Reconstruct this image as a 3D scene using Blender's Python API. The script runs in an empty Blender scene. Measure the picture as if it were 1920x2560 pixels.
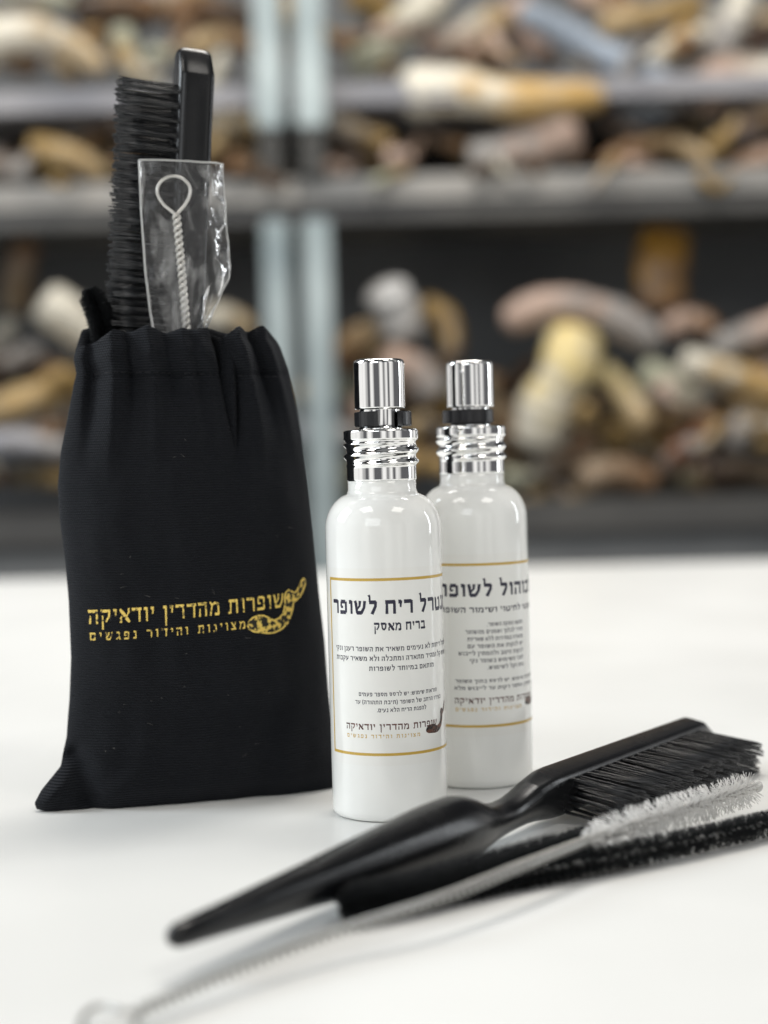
import bpy, bmesh, math, random
from mathutils import Vector, noise
from mathutils.geometry import tessellate_polygon

rnd = random.Random(7)
S = 0.001                                   # everything below is written in millimetres
scene = bpy.context.scene
COL = scene.collection
PI = math.pi

# ------------------------------------------------------------------ camera
CAM_H, FPX, PITCH, ROLL = 112.0, 4100.0, math.atan(150/4100), math.radians(1.5)
CAM = Vector((0, 0, CAM_H))
FWD = Vector((0, math.cos(PITCH), -math.sin(PITCH)))
_r0, _u0 = Vector((1, 0, 0)), Vector((0, math.sin(PITCH), math.cos(PITCH)))
RGT = _r0*math.cos(ROLL) - _u0*math.sin(ROLL)
UPV = _r0*math.sin(ROLL) + _u0*math.cos(ROLL)
cd = bpy.data.cameras.new('camera'); cam = bpy.data.objects.new('camera', cd); COL.objects.link(cam)
cd.sensor_fit = 'VERTICAL'; cd.sensor_height = 36; cd.sensor_width = 27; cd.lens = 36*FPX/2560
cd.clip_start = 0.02; cd.clip_end = 60
from mathutils import Matrix
cam.matrix_world = Matrix(((RGT.x, UPV.x, -FWD.x, 0), (RGT.y, UPV.y, -FWD.y, 0), (RGT.z, UPV.z, -FWD.z, CAM_H*S), (0, 0, 0, 1)))
cd.dof.use_dof = True; cd.dof.focus_distance = 0.50; cd.dof.aperture_fstop = 5.8
scene.camera = cam

# ------------------------------------------------------------------ world, lamps, exposure
world = bpy.data.worlds.new('World'); scene.world = world; world.use_nodes = True
wt = world.node_tree; wn = wt.nodes; wl = wt.links
bg = wn['Background']; bg.inputs['Strength'].default_value = 0.66
tc = wn.new('ShaderNodeTexCoord'); mp = wn.new('ShaderNodeMapping'); mp.inputs['Scale'].default_value = (1.5, 1.5, 0.14)
nz = wn.new('ShaderNodeTexNoise'); nz.inputs['Scale'].default_value = 1.5; nz.inputs['Detail'].default_value = 0.6
cr = wn.new('ShaderNodeValToRGB')
cr.color_ramp.elements[0].position = 0.44; cr.color_ramp.elements[0].color = (0.20, 0.20, 0.21, 1)
cr.color_ramp.elements[1].position = 0.55; cr.color_ramp.elements[1].color = (1.6, 1.58, 1.54, 1)
sx = wn.new('ShaderNodeSeparateXYZ'); gr = wn.new('ShaderNodeValToRGB')
gr.color_ramp.elements[0].position = 0.34; gr.color_ramp.elements[0].color = (0.16, 0.16, 0.16, 1)
gr.color_ramp.elements[1].position = 0.80; gr.color_ramp.elements[1].color = (.16, .165, .17, 1)
for p_, c_ in ((0.47, .80), (0.60, .80)):
    e_ = gr.color_ramp.elements.new(p_); e_.color = (c_, c_, c_*1.01, 1)
m1 = wn.new('ShaderNodeMath'); m1.operation = 'MULTIPLY_ADD'; m1.inputs[1].default_value = 0.5; m1.inputs[2].default_value = 0.5
mx = wn.new('ShaderNodeMix'); mx.data_type = 'RGBA'; mx.blend_type = 'MULTIPLY'; mx.inputs[0].default_value = 1.0
wl.new(tc.outputs['Generated'], mp.inputs[0]); wl.new(mp.outputs[0], nz.inputs[0]); wl.new(nz.outputs[0], cr.inputs[0])
wl.new(tc.outputs['Generated'], sx.inputs[0]); wl.new(sx.outputs[2], m1.inputs[0]); wl.new(m1.outputs[0], gr.inputs[0])
wl.new(cr.outputs[0], mx.inputs[6]); wl.new(gr.outputs[0], mx.inputs[7]); wl.new(mx.outputs[2], bg.inputs[0])

def lamp(name, loc, target, sx_, sy_, power, color):
    d = bpy.data.lights.new(name, 'AREA'); d.shape = 'RECTANGLE'; d.size = sx_; d.size_y = sy_; d.energy = power; d.color = color
    o = bpy.data.objects.new(name, d); COL.objects.link(o); o.location = loc
    o.rotation_euler = (Vector(target)-Vector(loc)).to_track_quat('-Z', 'Y').to_euler()
    return o
lamp('ceiling_panel_lamp', (0.10, 1.15, 1.75), (0.10, 1.05, 0), 0.75, 0.40, 14, (1, 0.95, 0.88))
lamp('ceiling_panel_lamp', (-0.9, -0.3, 1.75), (-0.9, -0.3, 0), 0.7, 0.7, 9, (1, 0.96, 0.90))
lamp('ceiling_panel_lamp', (0.9, -0.4, 1.75), (0.9, -0.4, 0), 0.7, 0.7, 8, (1, 0.96, 0.90))
lamp('window_lamp', (-1.7, 0.75, 1.05), (0, 0.6, 0.1), 0.8, 0.9, 22, (0.86, 0.94, 1))
lamp('front_fill_lamp', (-0.8, -1.6, 0.95), (0, 0.5, 0.1), 1.3, 0.9, 9, (0.93, 0.97, 1))  # added soft fill from the front left, brightens the bottles
lamp('side_window_lamp', (1.5, 0.95, 0.45), (0, 0.5, 0.1), 0.14, 0.8, 3, (0.93, 0.97, 1))
lamp('shelf_fill_lamp', (0.0, 1.35, 1.9), (0.0, 2.7, 0.3), 1.8, 0.4, 27, (1, 0.97, 0.93))  # added fill from above to light the shelves and horns

vs = scene.view_settings
vs.view_transform = 'Standard'; vs.look = 'None'; vs.exposure = 0.15; vs.gamma = 1.0; vs.use_curve_mapping = False
scene.cycles.use_denoising = True; scene.cycles.max_bounces = 10; scene.cycles.transparent_max_bounces = 24

# ------------------------------------------------------------------ helpers
def ray(px, py): return FWD*FPX + RGT*(px-960) - UPV*(py-1280)
def ground(px, py, z=0.0):
    d = ray(px, py); return CAM + d*((z-CAM_H)/d.z)
def at_y(px, py, Y):
    d = ray(px, py); return CAM + d*(Y/d.y)
def lin(r, g, b):
    f = lambda c: (c/255/12.92) if c <= 10 else ((c/255+0.055)/1.055)**2.4
    return (f(r), f(g), f(b), 1)
def interp(tab, x):
    if x <= tab[0][0]: return tab[0][1]
    for (a, va), (b, vb) in zip(tab, tab[1:]):
        if x <= b: return va + (vb-va)*(x-a)/max(1e-9, b-a)
    return tab[-1][1]
def smooth(a, b, x):
    t = min(1, max(0, (x-a)/(b-a))); return t*t*(3-2*t)
def catmull(pts, n):
    P = [pts[0]] + list(pts) + [pts[-1]]; out = []
    for i in range(1, len(P)-2):
        for k in range(n):
            t = k/n
            out.append(0.5*((2*P[i]) + (P[i+1]-P[i-1])*t + (2*P[i-1]-5*P[i]+4*P[i+1]-P[i+2])*t*t + (3*P[i]-P[i-1]-3*P[i+1]+P[i+2])*t**3))
    out.append(pts[-1]); return out

class MB:
    def __init__(s): s.v = []; s.f = []; s.uv = None
    def add(s, v, f):
        b = len(s.v); s.v += v; s.f += [tuple(i+b for i in q) for q in f]
    def build(s, name, mat, parent=None, org=Vector((0, 0, 0)), smooth_=True, uv=None):
        me = bpy.data.meshes.new(name)
        if parent is not None: org = Vector(parent['org'])
        me.from_pydata([((Vector(p)-org)*S)[:] for p in s.v], [], s.f)
        if smooth_: me.polygons.foreach_set('use_smooth', [True]*len(me.polygons))
        if uv:
            l = me.uv_layers.new(name='uv')
            for li in me.loops: l.data[li.index].uv = uv[li.vertex_index]
        me.materials.append(mat); me.update()
        o = bpy.data.objects.new(name, me); COL.objects.link(o)
        if parent is not None: o.parent = parent
        else: o.location = org*S
        return o
def sub(name, mb, mat, part, **k):          # a sub-part: the part's origin equals its thing's
    part_org = Vector(part.parent['org'])
    o = mb.build(name, mat, None, part_org, **k); o.location = (0, 0, 0); o.parent = part; return o
def thing(name, org, label, cat, group=None):
    o = bpy.data.objects.new(name, None); COL.objects.link(o); o.location = Vector(org)*S; o.empty_display_size = 0.02
    o['org'] = list(org); o['label'] = label; o['category'] = cat
    if group: o['group'] = group
    return o
def tag(o, label, cat, group=None):
    o['label'] = label; o['category'] = cat
    if group: o['group'] = group
    return o

def tube(path, radii, seg=12, flat=1.0, up=Vector((0, 0, 1)), cap=True):
    path = [Vector(p) for p in path]; n = len(path); v = []; f = []
    nrm = None
    for i, p in enumerate(path):
        t = (path[min(i+1, n-1)]-path[max(i-1, 0)]).normalized()
        if nrm is None:
            nrm = (up - t*up.dot(t));
            if nrm.length < 1e-4: nrm = Vector((1, 0, 0)) - t*t.x
            nrm.normalize()
        else: nrm = (nrm - t*nrm.dot(t)).normalized()
        bi = t.cross(nrm); r = radii[i] if hasattr(radii, '__len__') else radii
        for k in range(seg):
            a = 2*PI*k/seg; v.append(p + nrm*(r*flat*math.cos(a)) + bi*(r*math.sin(a)))
    for i in range(n-1):
        for k in range(seg):
            k2 = (k+1) % seg; f.append((i*seg+k, i*seg+k2, (i+1)*seg+k2, (i+1)*seg+k))
    if cap: f.append(tuple(range(seg))[::-1]); f.append(tuple((n-1)*seg+k for k in range(seg)))
    return v, f
def revolve(profile, ctr, seg=64, fn=None):
    v = []; f = []; n = len(profile)
    for i, (r, z) in enumerate(profile):
        for k in range(seg):
            a = 2*PI*k/seg; rr = r + (fn(a, z) if fn else 0); v.append(Vector((ctr.x+rr*math.cos(a), ctr.y+rr*math.sin(a), ctr.z+z)))
    for i in range(n-1):
        for k in range(seg):
            k2 = (k+1) % seg; f.append((i*seg+k, i*seg+k2, (i+1)*seg+k2, (i+1)*seg+k))
    f.append(tuple(range(seg))[::-1]); f.append(tuple((n-1)*seg+k for k in range(seg)))
    return v, f
def fil(mb, a, b, r0, r1, bend=None):       # one thin filament, three-sided
    d = (b-a); s = d.cross(Vector((0.31, 0.2, 0.93)))
    if s.length < 1e-6: s = d.cross(Vector((1, 0, 0)))
    s.normalize(); q = d.cross(s).normalized(); v = []
    pts = [(a, r0), (b, r1)] if bend is None else [(a, r0), ((a+b)/2+bend, (r0+r1)/2), (b, r1)]
    for p, r in pts:
        for k in range(3):
            an = 2*PI*k/3; v.append(p + s*(r*math.cos(an)) + q*(r*math.sin(an)))
    f = []
    for i in range(len(pts)-1):
        for k in range(3): f.append((i*3+k, i*3+(k+1) % 3, i*3+3+(k+1) % 3, i*3+3+k))
    f.append((len(v)-3, len(v)-2, len(v)-1)); mb.add(v, f)
def box(x0, x1, y0, y1, z0, z1, bev=0):
    bm = bmesh.new(); bmesh.ops.create_cube(bm, size=1)
    for p in bm.verts: p.co = Vector(((x0+x1)/2+p.co.x*(x1-x0), (y0+y1)/2+p.co.y*(y1-y0), (z0+z1)/2+p.co.z*(z1-z0)))
    if bev: bmesh.ops.bevel(bm, geom=bm.edges[:], offset=bev, segments=3, affect='EDGES')
    bm.verts.index_update(); r = ([v.co.copy() for v in bm.verts], [tuple(v.index for v in f.verts) for f in bm.faces]); bm.free(); return r

# ------------------------------------------------------------------ materials
def mat(name, color, rough=0.5, metal=0, **kw):
    m = bpy.data.materials.new(name); m.use_nodes = True; b = m.node_tree.nodes['Principled BSDF']
    b.inputs['Base Color'].default_value = color if len(color) == 4 else (*color, 1)
    b.inputs['Roughness'].default_value = rough; b.inputs['Metallic'].default_value = metal
    for k, val in kw.items(): b.inputs[k.replace('_', ' ')].default_value = val
    return m
def nodes(m): return m.node_tree.nodes, m.node_tree.links, m.node_tree.nodes['Principled BSDF']
def add_noise(m, scale, c0, c1, lo=0.35, hi=0.65, detail=4, bump=0, bscale=None, rough=None):
    n, l, b = nodes(m); t = n.new('ShaderNodeTexCoord'); z = n.new('ShaderNodeTexNoise'); z.inputs['Scale'].default_value = scale; z.inputs['Detail'].default_value = detail
    l.new(t.outputs['Object'], z.inputs['Vector']); r = n.new('ShaderNodeValToRGB')
    r.color_ramp.elements[0].position = lo; r.color_ramp.elements[0].color = c0; r.color_ramp.elements[1].position = hi; r.color_ramp.elements[1].color = c1
    l.new(z.outputs[0], r.inputs[0]); l.new(r.outputs[0], b.inputs['Base Color'])
    if bump:
        z2 = n.new('ShaderNodeTexNoise'); z2.inputs['Scale'].default_value = bscale or scale; z2.inputs['Detail'].default_value = 5; l.new(t.outputs['Object'], z2.inputs['Vector'])
        bp = n.new('ShaderNodeBump'); bp.inputs['Strength'].default_value = bump; bp.inputs['Distance'].default_value = 0.0006; l.new(z2.outputs[0], bp.inputs['Height']); l.new(bp.outputs[0], b.inputs['Normal'])
    if rough:
        mr = n.new('ShaderNodeMapRange'); mr.inputs[3].default_value = rough[0]; mr.inputs[4].default_value = rough[1]; l.new(z.outputs[0], mr.inputs[0]); l.new(mr.outputs[0], b.inputs['Roughness'])
    return m
M = {}
M['table'] = add_noise(mat('table_laminate', (.8, .8, .78), 0.42), 9, (.745, .75, .735, 1), (.785, .79, .775, 1), bump=0.06, bscale=900, rough=(.30, .44))
M['cloth'] = mat('bag_cloth', (.012, .014, .019), 0.92)
def cloth_nodes(m):
    n, l, b = nodes(m); u = n.new('ShaderNodeUVMap'); u.uv_map = 'uv'; s = n.new('ShaderNodeSeparateXYZ'); l.new(u.outputs[0], s.inputs[0])
    tcn = n.new('ShaderNodeTexCoord'); wob = n.new('ShaderNodeTexNoise'); wob.inputs['Scale'].default_value = 60; l.new(tcn.outputs['Object'], wob.inputs['Vector'])
    def M_(op, a, bb=None, c=None):
        k = n.new('ShaderNodeMath'); k.operation = op
        for i, x in enumerate((a, bb, c)):
            if x is None: continue
            if isinstance(x, (int, float)): k.inputs[i].default_value = x
            else: l.new(x, k.inputs[i])
        return k.outputs[0]
    vv = M_('MULTIPLY_ADD', wob.outputs[0], 0.8, s.outputs[1])
    rib = M_('SINE', M_('MULTIPLY', vv, 2*PI/0.82)); yarn = M_('SINE', M_('MULTIPLY_ADD', s.outputs[0], 2*PI/0.62, M_('MULTIPLY', M_('FLOOR', M_('DIVIDE', vv, 0.82)), PI)))
    h = M_('MULTIPLY_ADD', yarn, 0.35, rib); fz = n.new('ShaderNodeTexNoise'); fz.inputs['Scale'].default_value = 1400; l.new(tcn.outputs['Object'], fz.inputs['Vector'])
    h = M_('MULTIPLY_ADD', fz.outputs[0], 1.2, h)
    bp = n.new('ShaderNodeBump'); bp.inputs['Strength'].default_value = 0.9; bp.inputs['Distance'].default_value = 0.00026; l.new(h, bp.inputs['Height']); l.new(bp.outputs[0], b.inputs['Normal'])
    r = n.new('ShaderNodeValToRGB'); r.color_ramp.elements[0].position = 0.1; r.color_ramp.elements[0].color = (.0010, .0015, .0025, 1); r.color_ramp.elements[1].position = 0.95; r.color_ramp.elements[1].color = (.0115, .013, .0175, 1)
    l.new(M_('MULTIPLY_ADD', h, 0.3, 0.35), r.inputs[0]); l.new(r.outputs[0], b.inputs['Base Color'])
    b.inputs['Sheen Weight'].default_value = 0.055; b.inputs['Sheen Roughness'].default_value = 0.45; b.inputs['Sheen Tint'].default_value = (.75, .8, .9, 1); b.inputs['Specular IOR Level'].default_value = 0.2
cloth_nodes(M['cloth'])
M['gold_print'] = add_noise(mat('gold_foil_print', (.62, .42, .09), 0.45, 0.2), 900, (.06, .045, .02, 1), (.86, .62, .14, 1), .36, .48)
M['gold_worn'] = add_noise(mat('worn_gold_foil_print', (.62, .42, .09), 0.45, 0.35), 520, (.02, .018, .012, 1), (.86, .62, .14, 1), .47, .55, detail=2)
M['thread'] = mat('black_thread', (.03, .03, .034), 0.8)
M['lint'] = mat('lint_fibre', (.22, .21, .20), 0.9)
M['black_plastic'] = add_noise(mat('black_plastic', (.012, .012, .013), 0.3, Specular_IOR_Level=0.4), 70, (.0035, .004, .005, 1), (.007, .0072, .008, 1), bump=0.06, bscale=500, rough=(.16, .34))
M['clip_plastic'] = mat('clip_plastic', (.012, .012, .014), 0.25)
M['bristle'] = mat('black_nylon', (.004, .005, .007), 0.24, Specular_IOR_Level=0.95)
M['fuzz'] = mat('black_nylon_fuzz', (.004, .005, .006), 0.6, Specular_IOR_Level=0.2)
M['clear_nylon'] = mat('clear_nylon', (.93, .92, .90), 0.25, Transmission_Weight=0.35, IOR=1.45)
M['bead'] = mat('clear_bead', (.95, .95, .93), 0.12, Transmission_Weight=0.6, IOR=1.45)
M['wire'] = mat('nylon_coated_wire', (.74, .725, .68), 0.25, 0.5)
M['silver_wire'] = mat('steel_wire', (.5, .5, .5), 0.3, 1.0)
M['steel'] = mat('bright_twisted_wire', (.37, .365, .35), 0.28, 0.85)
M['chrome'] = add_noise(mat('chrome', (.93, .93, .92), 0.05, 1.0), 60, (.90, .90, .89, 1), (.95, .95, .94, 1), rough=(.03, .09))
M['bottle'] = add_noise(mat('white_gloss_plastic', (.80, .80, .77), 0.12, Coat_Weight=0.3, Coat_Roughness=0.04), 25, (.86, .865, .835, 1), (.88, .885, .86, 1), rough=(.03, .075))
M['label'] = mat('label_paper', (.86, .86, .825), 0.10, Coat_Weight=0.3, Coat_Roughness=0.06)
M['label_gold'] = mat('gold_ink', (.58, .38, .07), 0.3)
M['ink'] = mat('navy_ink', (.012, .011, .035), 0.4)
M['ink_brown'] = add_noise(mat('maroon_ink', (.10, .022, .014), 0.4), 300, (.05, .012, .010, 1), (.13, .03, .018, 1))
M['horn_ink'] = add_noise(mat('horn_picture_ink', (.05, .02, .012), 0.4), 700, (.010, .006, .005, 1), (.15, .055, .03, 1), .4, .62)
def film(name):
    m = bpy.data.materials.new(name); m.use_nodes = True; n = m.node_tree.nodes; l = m.node_tree.links; n.clear()
    out = n.new('ShaderNodeOutputMaterial'); tr = n.new('ShaderNodeBsdfTransparent'); tr.inputs[0].default_value = (.97, .97, .97, 1)
    gl = n.new('ShaderNodeBsdfGlossy'); gl.inputs['Roughness'].default_value = 0.12; df = n.new('ShaderNodeBsdfDiffuse'); df.inputs[0].default_value = (.75, .75, .74, 1)
    t = n.new('ShaderNodeTexCoord'); mpn = n.new('ShaderNodeMapping'); mpn.inputs['Scale'].default_value = (1, 1, .35); z = n.new('ShaderNodeTexNoise'); z.inputs['Scale'].default_value = 120; z.inputs['Detail'].default_value = 5; z.inputs['Distortion'].default_value = 1.2
    l.new(t.outputs['Object'], mpn.inputs[0]); l.new(mpn.outputs[0], z.inputs['Vector'])
    bp = n.new('ShaderNodeBump'); bp.inputs['Strength'].default_value = 0.7; bp.inputs['Distance'].default_value = 0.0012; l.new(z.outputs[0], bp.inputs['Height']); l.new(bp.outputs[0], gl.inputs['Normal'])
    lw = n.new('ShaderNodeFresnel'); lw.inputs[0].default_value = 1.5; l.new(bp.outputs[0], lw.inputs['Normal'])
    r = n.new('ShaderNodeValToRGB'); r.color_ramp.elements[0].position = .52; r.color_ramp.elements[0].color = (.015, .015, .015, 1); r.color_ramp.elements[1].position = .74; r.color_ramp.elements[1].color = (.5, .5, .5, 1); l.new(z.outputs[0], r.inputs[0])
    a = n.new('ShaderNodeMixShader'); b2 = n.new('ShaderNodeMixShader'); l.new(r.outputs[0], a.inputs[0]); l.new(tr.outputs[0], a.inputs[1]); l.new(df.outputs[0], a.inputs[2])
    fm = n.new('ShaderNodeMath'); fm.operation = 'MULTIPLY'; fm.inputs[1].default_value = .6; l.new(lw.outputs[0], fm.inputs[0]); l.new(fm.outputs[0], b2.inputs[0]); l.new(a.outputs[0], b2.inputs[1]); l.new(gl.outputs[0], b2.inputs[2]); l.new(b2.outputs[0], out.inputs[0]); return m
M['film'] = film('clear_film'); M['film_edge'] = mat('film_edge', (.8, .8, .78), .3, Transmission_Weight=.4, Alpha=.65)
M['shelf'] = add_noise(mat('shelf_board_grey', (.2, .19, .18), .5), 6, (.16, .16, .155, 1), (.36, .34, .31, 1))
M['shelf_pale'] = add_noise(mat('shelf_lip_pale', (.4, .4, .42), .4), 5, (.20, .20, .22, 1), (.34, .33, .34, 1))
M['shelf_mid'] = add_noise(mat('shelf_board_mid', (.25, .24, .25), .4), 5, (.20, .19, .19, 1), (.30, .29, .29, 1))
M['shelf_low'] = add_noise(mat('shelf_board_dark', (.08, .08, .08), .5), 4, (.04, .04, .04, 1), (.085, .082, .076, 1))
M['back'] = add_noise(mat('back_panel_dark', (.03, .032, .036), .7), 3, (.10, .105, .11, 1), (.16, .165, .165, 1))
M['post'] = add_noise(mat('post_aluminium', (.60, .66, .66), .4, .2), 5, (.22, .27, .28, 1), (.44, .50, .50, 1))
M['bracket'] = mat('bracket_dark', (.035, .034, .03), .5)

# ------------------------------------------------------------------ structure: table, shelving
def struct(name, mb, m, **k):
    o = mb.build(name, m, **k); o['kind'] = 'structure'; return o
yb = ground(960, 1424).y
mb = MB(); mb.add(*box(-1500, 1500, -420, yb, -38, 0, 4)); tt = mb.build('table_top', M['table'], None, Vector((0, 600, -38)), smooth_=False)
tag(tt, 'wide white laminate table top carrying the bag, bottles and brushes', 'table')
mb = MB(); mb.add(*box(-3000, 3000, -1500, 3500, -900, -880)); struct('floor', mb, M['bracket'], smooth_=False)

SY = 2600.0
def zpx(py, Y=SY, px=960): return at_y(px, py, Y).z
def xpx(px, py, Y=SY): return at_y(px, py, Y).x
xs = xpx(746, 560)
def shelf_unit(x0, x1, label, post_lo, post_hi):
    t = thing('shelf_unit', ((x0+x1)/2, SY+200, -880), label, 'shelving', 'shelf units behind the table')
    def part(name, m, *b, bev=1.5):
        q = MB(); q.add(*box(*b, bev)); return q.build(name, M[m], t, smooth_=False)
    part('shelf_board', 'shelf', x0, x1, SY, SY+560, zpx(502), zpx(438))
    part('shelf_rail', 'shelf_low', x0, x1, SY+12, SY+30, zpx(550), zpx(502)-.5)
    part('shelf_board', 'shelf_pale' if x0 < 0 else 'shelf_mid', x0, x1, SY+25, SY+560, zpx(250), zpx(196))
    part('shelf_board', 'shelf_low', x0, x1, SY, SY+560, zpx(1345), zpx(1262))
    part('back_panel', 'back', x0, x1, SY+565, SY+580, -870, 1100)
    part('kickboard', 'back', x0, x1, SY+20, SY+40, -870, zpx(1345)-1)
    a, b = post_lo
    part('post', 'post', a, b, SY-32, SY-4, -880, zpx(548), bev=4)
    a, b = post_hi
    part('post', 'post', a, b, SY-30, SY-4, zpx(322), 1100, bev=4)
    part('bracket', 'bracket', a+4, b-4, SY-22, SY-6, zpx(440), zpx(322)-1, bev=3)
    return t
shelf_unit(-1500, xs-1.5, 'grey shelf unit with pale metal posts on the left behind the bag', (xpx(661, 700), xpx(727, 700)), (xpx(636, 150), xpx(707, 150)))
shelf_unit(xs+1.5, 1500, 'grey shelf unit with pale metal posts on the right behind the bottles', (xpx(761, 700), xpx(831, 700)), (xpx(738, 150), xpx(813, 150)))

# ------------------------------------------------------------------ horns heaped on the shelves (out of focus)
def horn_mat(ca, cb):
    m = mat('horn_keratin', ca, 0.38); n, l, b = nodes(m); u = n.new('ShaderNodeUVMap'); u.uv_map = 'uv'; s = n.new('ShaderNodeSeparateXYZ'); l.new(u.outputs[0], s.inputs[0])
    z = n.new('ShaderNodeTexNoise'); z.inputs['Scale'].default_value = 5; z.inputs['Detail'].default_value = 5; l.new(u.outputs[0], z.inputs['Vector'])
    k = n.new('ShaderNodeMath'); k.operation = 'MULTIPLY_ADD'; k.inputs[1].default_value = 2.0; k.inputs[2].default_value = -1.0; l.new(z.outputs[0], k.inputs[0])
    k2 = n.new('ShaderNodeMath'); l.new(k.outputs[0], k2.inputs[0]); l.new(s.outputs[0], k2.inputs[1])
    r = n.new('ShaderNodeValToRGB'); r.color_ramp.elements[0].position = .25; r.color_ramp.elements[0].color = ca; r.color_ramp.elements[1].position = .8; r.color_ramp.elements[1].color = cb
    l.new(k2.outputs[0], r.inputs[0]); l.new(r.outputs[0], b.inputs['Base Color']); return m
def horn(label, pts, r0, r1, ca, cb, Y=2130):
    Y = SY+(Y-2000)*1.25; r0 *= 1.12; r1 *= 1.12
    P = catmull([at_y(x, y, Y + 18*math.sin(i*1.7+pts[0][0])) for i, (x, y) in enumerate(pts)], 10)
    n = len(P); k = Y/FPX; rr = []
    for i in range(n):
        t = i/(n-1); r = (r0+(r1-r0)*t**.8)*k
        r *= (1 + .16*noise.noise(Vector((t*5, pts[0][0]*.37, 1))) + .05*math.sin(t*60+pts[0][0])) * min(1, .25+math.sqrt(max(0, 1-((t-.16)/.16)**2))*.75 if t < .16 else 1) * (math.sqrt(max(.02, 1-((t-.86)/.14)**2)) if t > .86 else 1)
        rr.append(r)
    v, f = tube(P, rr, 20, .82, Vector((0, .4, 1)))
    q = MB(); q.add(v, f); uv = [(i//20/(n-1), (i % 20)/20) for i in range(len(v))]
    o = q.build('horn', horn_mat(lin(*ca), lin(*cb)), None, P[n//2], uv=uv)
    return tag(o, label, 'horn', 'horns heaped on the shelves')
CRM, IVO, TAN, OCH, AMB = (228, 221, 204), (212, 205, 188), (182, 158, 120), (158, 130, 80), (196, 158, 92)
BRN, DBR, GRY, BLU, PNK, SAG, RST, LAV = (128, 98, 70), (72, 58, 46), (158, 154, 150), (150, 160, 172), (190, 164, 148), (170, 170, 148), (128, 78, 46), (178, 178, 186)
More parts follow.
